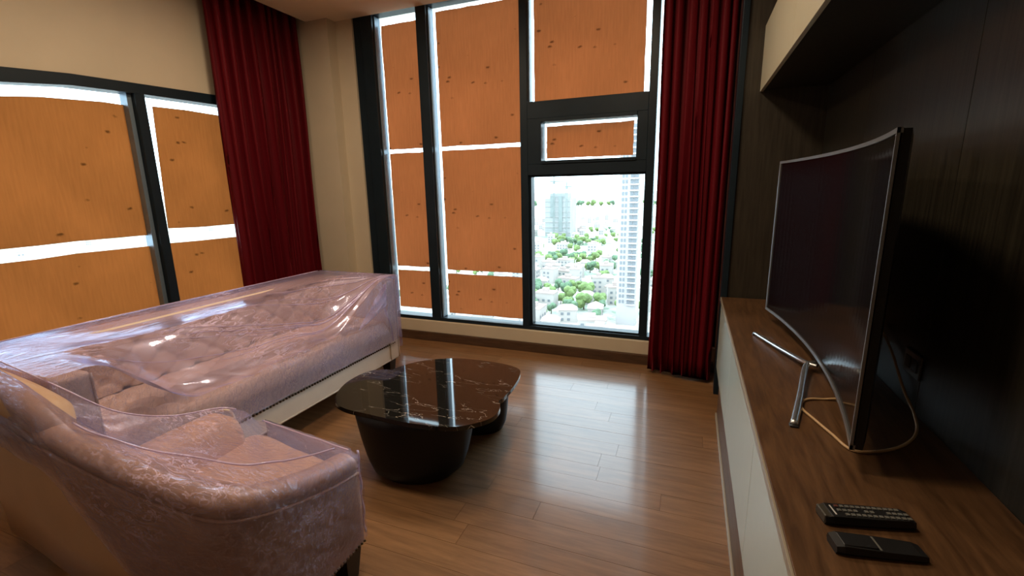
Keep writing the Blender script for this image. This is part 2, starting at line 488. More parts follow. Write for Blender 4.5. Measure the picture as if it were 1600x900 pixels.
# sill strip and skirting under the window
struct(obj('trim_2', B(-3.03, 0.24, YB - 0.035, YB, 0.085, 0.20, bev=0.004), M['plaster']))
struct(obj('baseboard_back', B(-3.22, 0.24, YB - 0.05, YB, 0, 0.085, bev=0.004), M['skirting_wood']))
# left wall around its window (opening y 0.2..3.25, z 0.35..2.20)
bm = bmesh.new()
WY0, WY1 = 0.15, 3.3
box(bm, XL - 0.2, XL, YF, WY0, 0, 3.4)
box(bm, XL - 0.2, XL, WY1, YB + 0.2, 0, 3.4)
box(bm, XL - 0.2, XL, WY0, WY1, 0, 0.40)
_y = [0.15, 0.6, 1.0, 1.55, 1.88, 2.27, 2.87, 3.3]
_z = [2.06, 2.12, 2.155, 2.19, 2.222, 2.238, 2.262, 2.27]
loft(bm, [[(XL - 0.2, a, 3.4), (XL, a, 3.4), (XL, a, b - 0.012), (XL - 0.2, a, b - 0.012)] for a, b in zip(_y, _z)])
struct(obj('wall_left', bm, M['plaster']))
struct(obj('wall_front', B(XL - 0.2, XR + 0.2, YF - 0.15, YF, 0, 3.4), M['plaster']))
# ceiling: main slab, curtain pocket along the left wall
bm = bmesh.new()
box(bm, -3.47, XR + 0.2, YF, 3.40, ZC, ZC + 0.1)
box(bm, -3.47, -0.42, 3.40, YB, ZC, ZC + 0.1)
box(bm, -3.47, -3.44, YF, YB, ZC + 0.1, 3.42)
box(bm, XL - 0.2, XR + 0.2, YF, YB + 0.2, 3.40, 3.5)
struct(obj('ceiling', bm, M['ceiling']))
struct(obj('baseboard_left', B(XL, XL + 0.02, YF, 3.69, 0, 0.085, bev=0.003), M['skirting_wood']))

# TV wall: veneer panels on a backing wall
wr = struct(obj('wall_right', B(XR + 0.02, XR + 0.2, YF, YB + 0.2, 0, 3.4), M['veneer']))
ys = [3.352, 2.62, 1.75, 0.88, 0.01, -0.86, -1.73, -2.6, YF]
for a, b in zip(ys, ys[1:]):
    obj('veneer_panel', B(XR, XR + 0.022, b + 0.0015, a - 0.0015, 0, ZC, bev=0.001), M['veneer'], wr, origin=(XR, (a + b) / 2, 1.5))
# return panel at the end of the console, with a dark edge strip
rp = struct(obj('trim_3', B(0.262, XR, 3.352, 3.40, 0, ZC, bev=0.001), M['veneer_brown'], origin=(0.5, 3.37, 1.5)))
struct(obj('trim_4', B(0.225, 0.262, 3.335, 3.42, 0, ZC, bev=0.002), M['black_metal']))

# ceiling downlights
for i, (lx, ly) in enumerate(LAMPS):
    t = thing('downlight', ['recessed round downlight in the ceiling above the near end of the sofa', 'recessed round downlight in the ceiling between armchair and television',
        'recessed round downlight in the ceiling above the far end of the sofa', 'recessed round downlight in the ceiling above the coffee tables',
        'recessed round downlight in the ceiling behind the camera'][i], 'ceiling lamp', (lx, ly, ZC))
    bm = bmesh.new(); bmesh.ops.create_cone(bm, cap_ends=False, segments=24, radius1=0.07, radius2=0.06, depth=0.02)
    bmesh.ops.translate(bm, vec=(lx, ly, ZC - 0.01), verts=bm.verts)
    obj('rim', bm, M['lamp_rim'], t, True)
    bm = bmesh.new(); bmesh.ops.create_circle(bm, cap_ends=True, segments=24, radius=0.06)
    bmesh.ops.translate(bm, vec=(lx, ly, ZC - 0.003), verts=bm.verts)
    obj('diffuser', bm, M['lamp'], t)

# ------------------------------------------------------------------ window 2 (window wall)
G0, G1 = 3.92, 3.926         # glass
w2 = struct(obj('window_2', B(-3.03, 0.24, YB + 0.0, YB + 0.13, 0.19, 0.232, bev=0.003), M['black_metal']))
def bar(x0, x1, z0, z1, parent=w2, y0=YB, y1=YB + 0.12, name='mullion', m='black_metal'):
    return obj(name, B(x0, x1, y0, y1, z0, z1, bev=0.002, seg=1), M[m], parent)
bar(-2.93, -2.81, 0.23, 3.06, name='side_frame')
bar(-3.03, -2.93, 0.23, 3.06, name='side_frame', y0=YB + 0.02)
bar(-2.345, -2.245, 0.23, 3.06)
bar(-1.385, -1.32, 0.23, 3.06)
bar(-0.345, -0.285, 0.23, 3.06)
bar(0.18, 0.24, 0.23, 3.06, name='side_frame')
for xa, za in ((-2.81, .232), (-2.245, .232), (-1.32, 2.165), (-1.32, .245)):
    bar(xa, xa + 0.010, za, 3.03 if za != .245 else 1.56, name='lit_mullion_side', y0=YB + 0.035, m='lit_side_metal')  # added grey strips, painting the black mullions' side faces as lit
bar(-3.03, 0.24, 3.035, 3.06, name='head_frame')
# heavy dark transom zone round the small awning light
bar(-1.32, -0.345, 2.03, 2.165, name='transom')
bar(-1.32, -0.345, 1.575, 1.665, name='transom')
bar(-1.32, -1.20, 1.665, 2.03, name='transom_side')
bar(-0.425, -0.345, 1.665, 2.03, name='transom_side')
# awning sash
sh = bar(-1.20, -0.425, 2.0, 2.03, name='awning_sash', y0=YB - 0.01)
obj('sash_rail', B(-1.20, -0.425, YB - 0.01, YB + 0.1, 1.665, 1.69, bev=0.002), M['black_metal'], sh)
for xa, xb, za, zb in ((-2.81, -2.345, .23, 3.035), (-2.245, -1.385, .23, 3.035), (-1.32, -0.345, 2.165, 3.035), (-1.20, -0.425, 1.69, 2.0), (-1.32, -0.345, 0.232, 1.575), (-0.285, 0.18, .23, 3.035)):
    obj('pane', B(xa, xb, G0, G1, za, zb), M['glass'], w2)
# lower opening inner bead
for a in ((-1.32, -1.30, .232, 1.575), (-.355, -.345, .232, 1.575), (-1.30, -.355, .232, .245), (-1.30, -.355, 1.56, 1.575)):
    bar(*a, name='glazing_bead', y0=YB + 0.03)

def covering(name, corners, axis, label, group, m='board', t=0.004):
    """a covering board: its 4 corners (seen from the room, going round) on the window plane, slightly uneven edges"""
    bm = bmesh.new()
    a, b, c, d = [Vector(p) for p in corners]
    nrm = Vector((0, 0, 0)); nrm[axis] = t * (1 if axis == 1 else -1)
    def e(p, q, n=10):
        out = []
        perp = (q - p).normalized().cross(Vector([1 if k == axis else 0 for k in range(3)]))
        for k in range(n): out.append(p.lerp(q, k / n) + perp * R.uniform(-0.0025, 0.0025))
        return out
    ring = e(a, b) + e(b, c) + e(c, d) + e(d, a)
    cen = (a + b + c + d) / 4
    lo = [bm.verts.new(p) for p in ring]; hi = [bm.verts.new(p + nrm) for p in ring]
    bm.faces.new(lo); bm.faces.new(list(reversed(hi)))
    for k in range(len(ring)): bm.faces.new((lo[k], hi[k], hi[(k + 1) % len(ring)], lo[(k + 1) % len(ring)]))
    o = obj(name, bm, M[m], origin=cen)
    return tag(o, label, 'board', group)

G = 'orange boards over the windows'
YP = 3.905
def cov2(x0, x1, z0, z1, label, dz=0.0):
    covering('window_board', [(x0, YP, z0), (x1, YP, z0 + dz), (x1, YP, z1 + dz), (x0, YP, z1)], 1, label, G)
cov2(-2.785, -2.36, 1.862, 2.965, 'narrow orange board, topmost in the leftmost column of the front window')
cov2(-2.785, -2.36, 0.715, 1.825, 'narrow orange board, middle of the leftmost column of the front window')
cov2(-2.785, -2.36, 0.285, 0.675, 'narrow orange board, lowest in the leftmost column, beside the sofa end')
cov2(-2.205, -1.39, 1.86, 3.0, 'wide orange board, topmost in the second column of the front window')
cov2(-2.205, -1.39, 0.700, 1.825, 'wide orange board, middle of the second column of the front window')
cov2(-2.205, -1.39, 0.262, 0.662, 'wide orange board, lowest in the second column, above the skirting')
cov2(-1.29, -0.395, 2.18, 3.03, 'large orange board above the small awning light, near the red curtain')
cov2(-1.183, -0.46, 1.712, 1.975, 'small orange board filling the awning light above the city view')

# ------------------------------------------------------------------ window 1 (left wall), with its slightly bowed head
def lw(px, py, x=XL): return at(px, py, 0, x)
def strip(name, top, bot, x0, x1, m, parent=None, mirror=1):
    """solid strip in the left wall plane between an upper and a lower (y,z) polyline"""
    bm = bmesh.new()
    rings = [[(x0, t[0], t[1]), (x1, t[0], t[1]), (x1, b[0], b[1]), (x0, b[0], b[1])] for t, b in zip(top, bot)]
    loft(bm, rings)
    return obj(name, bm, m, parent)
yy = [0.15, 0.6, 1.0, 1.55, 1.88, 2.27, 2.87, 3.3]
head_top = [2.06, 2.12, 2.155, 2.19, 2.222, 2.238, 2.262, 2.27]
head_bot = [1.97, 2.03, 2.07, 2.108, 2.152, 2.170, 2.186, 2.19]
w1 = struct(strip('window_1', list(zip(yy, head_top)), list(zip(yy, head_bot)), XL - 0.12, XL + 0.012, M['black_metal']))
def wbar(y0, y1, z0, z1, name='mullion', x0=XL - 0.12, x1=XL + 0.01, m='black_metal', parent=w1):
    return obj(name, B(x0, x1, y0, y1, z0, z1, bev=0.002, seg=1), M[m], parent)
wbar(2.235, 2.30, 0.44, 2.175)
wbar(2.205, 2.235, 0.44, 2.17, name='lit_mullion_side', x0=XL - 0.11, x1=XL - 0.03, m='lit_side_metal')  # grey strip painting the lit side face of this mullion
wbar(0.15, 0.22, 0.44, 2.0, name='side_frame')
wbar(3.23, 3.3, 0.44, 2.19, name='side_frame')
wbar(0.15, 3.3, 0.40, 0.44, name='sill_frame')
obj('pane', B(XL - 0.115, XL - 0.110, 0.22, 2.235, 0.44, 2.16), M['glass'], w1)
obj('pane', B(XL - 0.115, XL - 0.110, 2.30, 3.23, 0.44, 2.19), M['glass'], w1)
# light strip of clear plastic glazing film at the head is the open glass itself
XP = XL - 0.085
def cov1(px, label):
    covering('window_board', px, 0, label, G, 'board_left')
def lp(x, y): return at(x, y, 0, XP)
def poly_board(top, bot, label):
    bm = bmesh.new()
    rings = [[(XP, t[0], t[1]), (XP - 0.004, t[0], t[1]), (XP - 0.004, b[0], b[1]), (XP, b[0], b[1])] for t, b in zip(top, bot)]
    loft(bm, rings)
    c = Vector((XP, top[len(top) // 2][0], (top[0][1] + bot[0][1]) / 2))
    tag(obj('window_board', bm, M['board_left'], origin=c), label, 'board', G)
def yz(px, py):
    p = lp(px, py); return (p.y, p.z)
tA = [(0.22, 1.93), (0.9, 1.995)] + [yz(0, 150), yz(60, 151), yz(110, 155), yz(160, 159), yz(206, 166)]
bA = [(0.22, 1.20), (0.9, 1.20)] + [yz(0, 390), yz(60, 384), yz(120, 377), yz(180, 372), yz(236, 367)]
poly_board(tA, bA, 'large ochre board, upper left pane of the side window behind the sofa')
tB = [(0.22, 1.12), (0.9, 1.11)] + [yz(0, 412), yz(60, 405), yz(120, 396), yz(180, 390), yz(238, 384)]
poly_board(tB, [(p[0], 0.46) for p in tB], 'ochre board below the bright gap, lower left pane of the side window')
tC = [yz(238, 166), yz(290, 172), yz(340, 180), (3.2, 2.11)]
bC = [yz(263, 357), yz(310, 355), yz(368, 350), (3.2, 1.215)]
poly_board(tC, bC, 'narrower ochre board between the black mullion and the red curtain, upper pane')
tD = [yz(265, 380), yz(310, 376), yz(368, 370), (3.2, 1.09)]
poly_board(tD, [(yz(276, 462)[0], 0.46), yz(310, 450)[:1] + (0.46,), (2.95, 0.46), (3.2, 0.46)], 'narrower ochre board below the gap, just left of the red curtain')

# ------------------------------------------------------------------ curtains
def curtain(p0, p1, z0, z1, folds, depth, seed, label, gather=None, thick=0.004):
    rr = random.Random(seed)
    p0, p1 = Vector(p0), Vector(p1)
    d = (p1 - p0); Ln = d.length; d.normalize(); n = Vector((-d.y, d.x, 0))
    cyc = [rr.uniform(0.6, 1.5) for _ in range(folds)]; S = sum(cyc)
    xs = [0.0]
    for c in cyc: xs.append(xs[-1] + c / S)
    amp = [rr.uniform(0.45, 1.1) for _ in range(folds + 1)]
    def prof(u):
        for k in range(folds):
            if u <= xs[k + 1] or k == folds - 1:
                t = (u - xs[k]) / (xs[k + 1] - xs[k]); break
        a = amp[k] * (1 - t) + amp[k + 1] * t
        return math.sin(2 * math.pi * t) * a, k, t
    def fn(u, v):
        z = z0 + (z1 - z0) * v
        s, k, t = prof(u)
        w = noise.noise(Vector((u * 4 + seed, v * 2.2, 0))) * 0.5
        flare = 1 - 0.25 * v
        s2 = s * flare + 0.35 * math.sin(4 * math.pi * t + k) * (1 - v) + w
        g = 1.0 if gather is None else gather(v)
        uu = 0.5 + (u - 0.5) * g if gather is None else u * g
        along = uu * Ln + 0.012 * math.sin(2 * math.pi * t * 2 + 3 * v)
        return p0 + d * along + n * (s2 * depth) + Vector((0, 0, z - p0.z))
    bm = bmesh.new(); NU = folds * 12; rings = []
    for j in range(27):
        fr_ = [fn(i / NU, j / 26) for i in range(NU + 1)]
        rings.append(fr_ + [p + n * thick for p in reversed(fr_)])
    loft(bm, rings)
    t = thing('curtain', label, 'curtain', (p0 + p1) / 2 * 1.0)
    t.location.z = z0
    obj('cloth', bm, M['velvet'], t, True)
    bm = bmesh.new()
    tp0, tp1 = p0.copy(), p1.copy(); tp0.z = tp1.z = z1 + 0.012
    tube(bm, [tp0 - d * 0.01, tp1 + d * 0.01], 0.012, 8)
    obj('track', bm, M['black_metal'], t)
    return t
curtain((-3.565, 2.775, 0), (-3.565, 3.645, 0), 0.03, 3.36, 9, 0.062, 3, 'dark red velvet curtain in the left corner, behind the sofa')
curtain((-0.255, 3.60, 0), (0.205, 3.545, 0), 0.03, 3.36, 7, 0.045, 11, 'dark red velvet curtain right of the city view, beside the TV wall')

# ------------------------------------------------------------------ TV console
CX, CY0, CY1, CT = 0.23, -0.6, 3.335, 0.715
con = thing('tv_console', 'long low console with walnut top and glossy white fronts under the television', 'cabinet', (0.48, 1.4, 0))
bm = bmesh.new()
box(bm, CX - 0.002, XR - 0.001, CY0, CY1, CT - 0.022, CT, bev=0.002)
obj('top', bm, M['console_wood'], con)
obj('front_edge', B(CX - 0.008, CX - 0.002, CY0, CY1, CT - 0.024, CT - 0.001, bev=0.001), M['edge_band'], con)
obj('carcass', B(CX + 0.022, XR - 0.001, CY0, CY1, 0.085, CT - 0.022), M['console_wood'], con)
obj('bottom_rail', B(CX + 0.002, CX + 0.022, CY0, 3.0, 0.015, 0.205, bev=0.002), M['console_wood'], con)
obj('plinth', B(CX + 0.06, XR - 0.001, CY0, CY1, 0, 0.085), M['black_plastic'], con)
obj('kick_trim', B(CX - 0.008, CX + 0.002, CY0, 3.0, 0.0, 0.022, bev=0.002), M['edge_band'], con)
dy = [3.33, 2.42, 1.50, 0.58, -0.34]
for a, b in zip(dy, dy[1:]):
    obj('door', B(CX, CX + 0.02, b + 0.002, a - 0.002, 0.212, CT - 0.026, bev=0.0015), M['white_gloss'], con)

# wall cabinet above
uc = thing('wall_cabinet', 'long wall cabinet with cream glossy front high above the television', 'cabinet', (0.54, 1.4, 2.02))
obj('body', B(0.372, XR - 0.001, -0.9, 3.35, 2.022, 2.385, bev=0.001), M['veneer'], uc)
for a, b in ((3.35, 2.35), (2.35, 1.3), (1.3, 0.25), (0.25, -0.9)):
    obj('door', B(0.354, 0.372, b + 0.0008, a - 0.0008, 2.015, 2.387, bev=0.001), M['cream_gloss'], uc)

# ------------------------------------------------------------------ television (curved) on silver legs
tv = thing('television', 'large curved black television standing on the walnut console', 'television', (0.44, 2.05, CT))
TY0, TY1, TZ0, TZ1 = 1.305, 2.80, 0.778, 1.572
def tvx(y, sag=0.075):
    t = (y - (TY0 + TY1) / 2) / ((TY1 - TY0) / 2)
    return 0.424 + sag * (1 - t * t)
def tvslab(xa, xb, y0, y1, z0, z1, n=32, back_bulge=0.0):
    bm = bmesh.new(); rings = []
    for i in range(n + 1):
        y = y0 + (y1 - y0) * i / n
        t = (y - (TY0 + TY1) / 2) / ((TY1 - TY0) / 2)
        bb = back_bulge * (1 - t ** 4)
        rings.append([(tvx(y) + xa, y, z0), (tvx(y) + xb + bb, y, z0 + bb * .6), (tvx(y) + xb + bb, y, z1 - bb * 1.2), (tvx(y) + xa, y, z1)])
    loft(bm, rings); return bm
obj('screen', tvslab(-0.0015, 0.004, TY0 + 0.012, TY1 - 0.012, TZ0 + 0.014, TZ1 - 0.012), M['screen'], tv)
obj('back_shell', tvslab(0.004, 0.022, TY0 + 0.002, TY1 - 0.002, TZ0 + 0.002, TZ1 - 0.002, back_bulge=0.045), M['black_plastic'], tv)
bz = obj('bezel', tvslab(-0.006, 0.006, TY0, TY1, TZ1 - 0.012, TZ1), M['chrome_dark'], tv)
obj('bezel', tvslab(-0.006, 0.006, TY0, TY1, TZ0, TZ0 + 0.014), M['chrome_dark'], tv)
obj('bezel', tvslab(-0.006, 0.001, TY0, TY0 + 0.011, TZ0, TZ1, 2), M['chrome_dark'], tv)
obj('bezel', tvslab(-0.006, 0.006, TY1 - 0.011, TY1, TZ0, TZ1, 2), M['chrome_dark'], tv)
# boomerang legs: from behind the panel down and forward to the console
VX = Vector((0.475, 2.045, CT + 0.030))
for tip in ((0.338, 2.49, CT + 0.009), (0.338, 1.525, CT + 0.009)):
    T_ = Vector(tip)
    sgn = 1 if tip[1] > 2 else -1
    path = catmull([VX + Vector((0.03, -0.02 * sgn, 0.0)), VX + Vector((0, 0.005 * sgn, 0.0)), VX.lerp(T_, 0.16) + Vector((-0.004, 0, 0)), VX.lerp(T_, 0.6) + Vector((0, 0, -0.003)), T_], 8)
    bm = bmesh.new(); tube(bm, path, 0.0115, 8, flat=0.75)
    lg = obj('leg', bm, M['silver'], tv, True)
    bm = bmesh.new(); box(bm, tip[0] - 0.012, tip[0] + 0.012, tip[1] - 0.012, tip[1] + 0.012, CT, CT + 0.006, bev=0.002)
    obj('foot_pad', bm, M['black_plastic'], lg)
bm = B(0.535, 0.565, 1.99, 2.11, CT + 0.02, CT + 0.2, bev=0.008)
obj('stand_neck', bm, M['black_plastic'], tv)

# cable
cb = bmesh.new()
Z = CT + 0.005
pts = [(0.705, 2.10, 0.925), (0.70, 1.93, 0.86), (0.70, 1.80, 0.775), (0.70, 1.70, 0.73), (0.665, 1.585, Z), (0.60, 1.49, Z), (0.523, 1.432, Z), (0.46, 1.42, Z),
       (0.432, 1.50, Z), (0.405, 1.585, Z), (0.385, 1.655, Z), (0.395, 1.71, Z), (0.425, 1.745, Z), (0.486, 1.765, Z), (0.56, 1.78, Z + 0.02), (0.60, 1.84, 0.82), (0.56, 1.95, 0.90)]
tube(cb, catmull(pts, 8), 0.0042, 8)
tag(obj('cable', cb, M['cable'], None, True), 'ivory cable looping over the console under the television', 'cable')
so = thing('wall_socket', 'dark square wall socket behind the television, above the console', 'socket', (XR, 1.80, 0.86))
obj('plate', B(XR - 0.008, XR, 1.745, 1.865, 0.825, 0.905, bev=0.003), M['socket'], so)
for yc in (1.78, 1.83): obj('outlet', B(XR - 0.011, XR - 0.007, yc - 0.018, yc + 0.018, 0.845, 0.885, bev=0.002), M['black_plastic'], so)

# remotes
def remote(p0, p1, w, h, label, kind):
    p0, p1 = Vector(p0), Vector(p1)
    c = (p0 + p1) / 2; L_ = (p1 - p0).length; ang = math.atan2(p1.y - p0.y, p1.x - p0.x)
    t = thing('remote_control', label, 'remote', (c.x, c.y, CT)); t.rotation_euler.z = ang
    bm = bmesh.new()
    rings = []
    for i in range(13):
        s = i / 12; x = (s - 0.5) * L_
        ww = w / 2 * (1 - 0.12 * sstep(0.5, 1, s) - (0.10 if i in (0, 12) else 0)); hh = h * (1 if kind == 0 else (1.0 - 0.25 * s))
        e = 0.82 if i in (0, 12) else 1
        rings.append([(x, -ww * 0.8, 0.0), (x, ww * 0.8, 0.0), (x, ww, hh * 0.4), (x, ww * 0.88, hh * e), (x, -ww * 0.88, hh * e), (x, -ww, hh * 0.4)])
    loft(bm, rings)
    me = bpy.data.meshes.new('body'); bmesh.ops.recalc_face_normals(bm, faces=bm.faces); bm.to_mesh(me); bm.free()
    link('body', me, M['black_plastic'], t)
    def lobj(name, bm, m):
        me = bpy.data.meshes.new(name); bm.to_mesh(me); bm.free(); return link(name, me, m, t)
    if kind == 0:
        bm = bmesh.new(); rb = bmesh.new()
        nx = 13
        for i in range(nx):
            x = -L_ * 0.5 + L_ * (0.20 + 0.74 * i / (nx - 1))
            for j in (-1, 0, 1):
                y = j * w * 0.26
                if R.random() < 0.08: continue
                tgt = rb if (i == 0 and j == 1) else bm
                box(tgt, x - 0.0038, x + 0.0038, y - 0.0035, y + 0.0035, h - 0.001, h + 0.0018)
        lobj('buttons', bm, M['grey_key'])['kind'] = 'stuff'
        lobj('power_button', rb, M['red_key'])
        lobj('label_strip', box(bmesh.new(), -L_ * 0.5 + 0.022, -L_ * 0.5 + 0.025, -w * 0.3, w * 0.3, h - 0.001, h + 0.0006), M['label_white'])
        lobj('end_cap', box(bmesh.new(), -L_ * 0.5 - 0.002, -L_ * 0.5 + 0.014, -w * 0.4, w * 0.4, 0.004, h * 0.97, bev=0.003), M['socket'])
    else:
        lobj('seam_strip', box(bmesh.new(), -0.004, 0.0, -w * 0.38, w * 0.38, h * 0.86, h * 0.90), M['grey_key'])
        lobj('cover', box(bmesh.new(), -L_ * 0.42, -0.006, -w * 0.36, w * 0.36, h * 0.8, h + 0.001, bev=0.002), M['black_plastic'])
        lobj('end_contact', box(bmesh.new(), L_ * 0.5 - 0.003, L_ * 0.5 + 0.001, -0.006, 0.006, h * 0.2, h * 0.5), M['grey_key'])
    return t
remote((0.312, 1.082, 0), (0.488, 1.122, 0), 0.052, 0.024, 'black remote with rows of small keys, farther of the two on the console', 0)
remote((0.312, 0.992, 0), (0.474, 1.022, 0), 0.050, 0.022, 'plain black remote lying face down, nearer of the two on the console', 1)

# ------------------------------------------------------------------ coffee tables
def blob(cx, cy, ax, ay, rot, n=64, squ=2.3, egg=0.0):
    out = []
    for k in range(n):
        a = 2 * math.pi * k / n
        c, s = math.cos(a), math.sin(a)
        x = math.copysign(abs(c) ** (2 / squ), c) * ax; y = math.copysign(abs(s) ** (2 / squ), s) * ay * (1 + egg * c)
        out.append((cx + x * math.cos(rot) - y * math.sin(rot), cy + x * math.sin(rot) + y * math.cos(rot)))
    return out
def ctable(label, outline_px, zt, base, bz, name='coffee_table'):
    P = [at(x, y, 2, zt) for x, y in outline_px]
    pts = [(p.x, p.y) for p in catmull(P, 8, closed=True)]
    cx = sum(p[0] for p in pts) / len(pts); cy = sum(p[1] for p in pts) / len(pts)
    t = thing(name, label, 'coffee table', (cx, cy, 0))
    obj('tabletop', prism(bmesh.new(), pts, zt - 0.022, zt, 0.004, 3), M['marble'], t, origin=(cx, cy, zt))
    bm = bmesh.new(); rings = []
    bx, by, r0, r1, rot = base
    for k in range(9):
        s = k / 8
        r = r0 + (r1 - r0) * s ** 0.42
        rings.append([(p[0], p[1], bz * 0 + (zt - 0.024) * s) for p in blob(bx, by, r, r * 0.8, rot, 40, 2.2)])
    loft(bm, rings)
    obj('pedestal', bm, M['table_base'], t, True)
    return t
ctable('lower black marble coffee table with rounded top, farther from the armchair',
       [(590, 590), (640, 568), (700, 560), (760, 564), (806, 574), (812, 587), (795, 612), (768, 628), (700, 606), (625, 598)], 0.385,
       (-1.17, 2.38, 0.15, 0.2, 0.4), 0)
ctable('taller black marble coffee table with oval top, nearest the armchair',
       [(523, 622), (545, 595), (590, 577), (650, 584), (710, 590), (760, 606), (781, 630), (772, 650), (740, 662), (700, 667), (640, 661), (580, 648), (536, 637)], 0.42,
       (-1.28, 1.87, 0.19, 0.315, 0.35), 0)

# ------------------------------------------------------------------ sofa
SX0, SX1, SY0, SY1, SH = -2.88, -2.13, 0.84, 2.93, 0.80
sofa = thing('sofa', 'long cream tufted sofa under clear plastic, below the side window', 'sofa', (-2.5, 1.88, 0))
def soft_box(x0, x1, y0, y1, z0, z1, r=0.03, seg=4): return B(x0, x1, y0, y1, z0, z1, bev=r, seg=seg)
obj('base_rail', soft_box(SX0 + 0.01, SX1 - 0.005, SY0 + 0.01, SY1 - 0.01, 0.15, 0.30, 0.012), M['sofa_fabric'], sofa, True)
obj('arm', soft_box(SX0, SX1, SY0, SY0 + 0.12, 0.15, SH, 0.022), M['sofa_fabric'], sofa, True)
obj('arm', soft_box(SX0, SX1, SY1 - 0.12, SY1, 0.15, SH, 0.022), M['sofa_fabric'], sofa, True)
obj('back_frame', soft_box(SX0, SX0 + 0.12, SY0 + 0.1, SY1 - 0.1, 0.15, SH, 0.025), M['sofa_fabric'], sofa, True)
def tuft(u, v, L_=1.85, W_=0.5, px=0.185, py=0.15):
    y = u * L_; x = v * W_
    d = 0
    a = (y / px + x / py) ; b = (y / px - x / py)
    fa = abs((a + 0.5) % 1 - 0.5); fb = abs((b + 0.5) % 1 - 0.5)
    crease = math.exp(-(fa / 0.10) ** 2) + math.exp(-(fb / 0.10) ** 2)
    btn = math.exp(-((fa ** 2 + fb ** 2) / 0.035))
    return -(0.008 * crease + 0.022 * btn)
CY0_, CY1_ = SY0 + 0.12, SY1 - 0.12
def seat_fn(u, v):
    y = CY0_ + (CY1_ - CY0_) * u
    # v: 0 at back top .. 0.75 front top edge .. 1 front bottom
    e = min(1, min(u, 1 - u) / 0.02)
    if v < 0.72:
        s = v / 0.72; x = -2.70 + (0.53) * s
        z = 0.485 + 0.02 * math.sin(math.pi * s) + tuft(u, s)
        z += 0.006 * noise.noise(Vector((y * 5, x * 5, 0)))
    else:
        a = (v - 0.72) / 0.28
        x = -2.17 + 0.05 * math.sin(math.pi * min(a * 1.6, 1) / 2)
        z = 0.485 - 0.175 * a ** 1.15
        z += -0.004 * math.exp(-((((u * 1.85 / 0.185) + 0.5) % 1 - 0.5) / 0.05) ** 2)
    return Vector((x, y, 0.31 + (z - 0.31) * (0.86 + 0.14 * e ** 0.5)))
bm = grid(seat_fn, 260, 70)
obj('seat_cushion', bm, M['sofa_fabric'], sofa, True)
def back_fn(u, v):
    y = CY0_ + (CY1_ - CY0_) * u
    if v < 0.68:
        s = v / 0.68
        z = 0.49 + 0.29 * s; x = -2.655 - 0.03 * s - 0.9 * (-0) 
        x += 0.015 * math.sin(math.pi * s) + tuft(u, s, py=0.16, W_=0.32)
        return Vector((x, y, z))
    a = (v - 0.68) / 0.32
    return Vector((-2.685 - 0.10 * a, y, 0.78 + 0.022 * math.sin(math.pi * min(1, a * 1.3))))
obj('back_cushion', grid(back_fn, 260, 50), M['sofa_fabric'], sofa, True)
# piping along the arms' front edges and the rail
for ya in (SY0, SY0 + 0.12, SY1 - 0.12, SY1):
    bm = bmesh.new(); tube(bm, catmull([(SX1 + 0.001, ya + (0.006 if ya in (SY0, SY1 - .12) else -0.006), 0.16), (SX1 + 0.002, ya + (0.006 if ya in (SY0, SY1 - .12) else -0.006), 0.5), (SX1 - 0.002, ya + (0.006 if ya in (SY0, SY1 - .12) else -0.006), 0.79)], 6), 0.005, 6)
    obj('piping', bm, M['piping'], sofa, True)
bm = bmesh.new()
for k in range(int((SY1 - SY0 - 0.06) / 0.022)):
    y = SY0 + 0.03 + k * 0.022
    bmesh.ops.create_icosphere(bm, subdivisions=1, radius=0.0075, matrix=Matrix.Translation((SX1 - 0.002, y, 0.290)))
nt_ = obj('nail_heads', bm, M['brass'], sofa, True); nt_['kind'] = 'stuff'
bm = bmesh.new(); tube(bm, [(SX1 - 0.002, SY0 + 0.02, 0.165), (SX1 - 0.002, SY1 - 0.02, 0.165)], 0.005, 6)
obj('piping', bm, M['piping'], sofa, True)
def leg(bm, x, y, z0, z1, a, b):
    loft(bm, [[(x - a, y - a, z0), (x + a, y - a, z0), (x + a, y + a, z0), (x - a, y + a, z0)], [(x - b, y - b, z1), (x + b, y - b, z1), (x + b, y + b, z1), (x - b, y + b, z1)]])
    return bm
for x, y in ((SX1 - 0.06, SY0 + 0.07), (SX1 - 0.06, SY1 - 0.07), (SX0 + 0.06, SY0 + 0.07), (SX0 + 0.06, SY1 - 0.07)):
    obj('leg', leg(bmesh.new(), x, y, 0, 0.155, 0.026, 0.04), M['dark_leg'], sofa)

# clear plastic thrown over the sofa
def wr_(y, x, s=1.0):
    return (noise.noise(Vector((x * 3.2 + 4, y * 1.3, 1.7))) * 0.6 + noise.noise(Vector((x * 9 + y * 3, y * 4, 3.1))) * 0.3 + abs(noise.noise(Vector((x * 14 - y * 5, y * 5, 8)))) * 0.25) * s
def top_z(x, y):
    u = (x - SX0) / (SX1 - SX0)
    w = min(y - SY0, SY1 - y)
    far = sstep(0.10, 0.75, SY1 - y) ; near = sstep(0.10, 0.5, y - SY0)
    w = min(far, near)
    drop = 0.30 * sstep(0.50, 1.0, u) * w
    drop += 0.035 * math.sin(math.pi * min(1, u / 0.9)) * w
    z = 0.822 - drop
    amt = 0.05 * sstep(0.42, 0.75, u) * min(1, w * 2) + 0.001
    z += wr_(y, x, amt)
    # stretched pleats fanning out of the far arm's front corner
    dx, dyy = SX1 - x, SY1 - y
    rad = math.hypot(dx, dyy)
    if rad > 1e-4:
        ang = math.atan2(dx, dyy)
        z += 0.012 * math.sin(ang * 26) * math.exp(-((rad - 0.45) / 0.4) ** 2) * sstep(0.05, 0.2, rad) * sstep(0.35, 0.6, u)
    return z
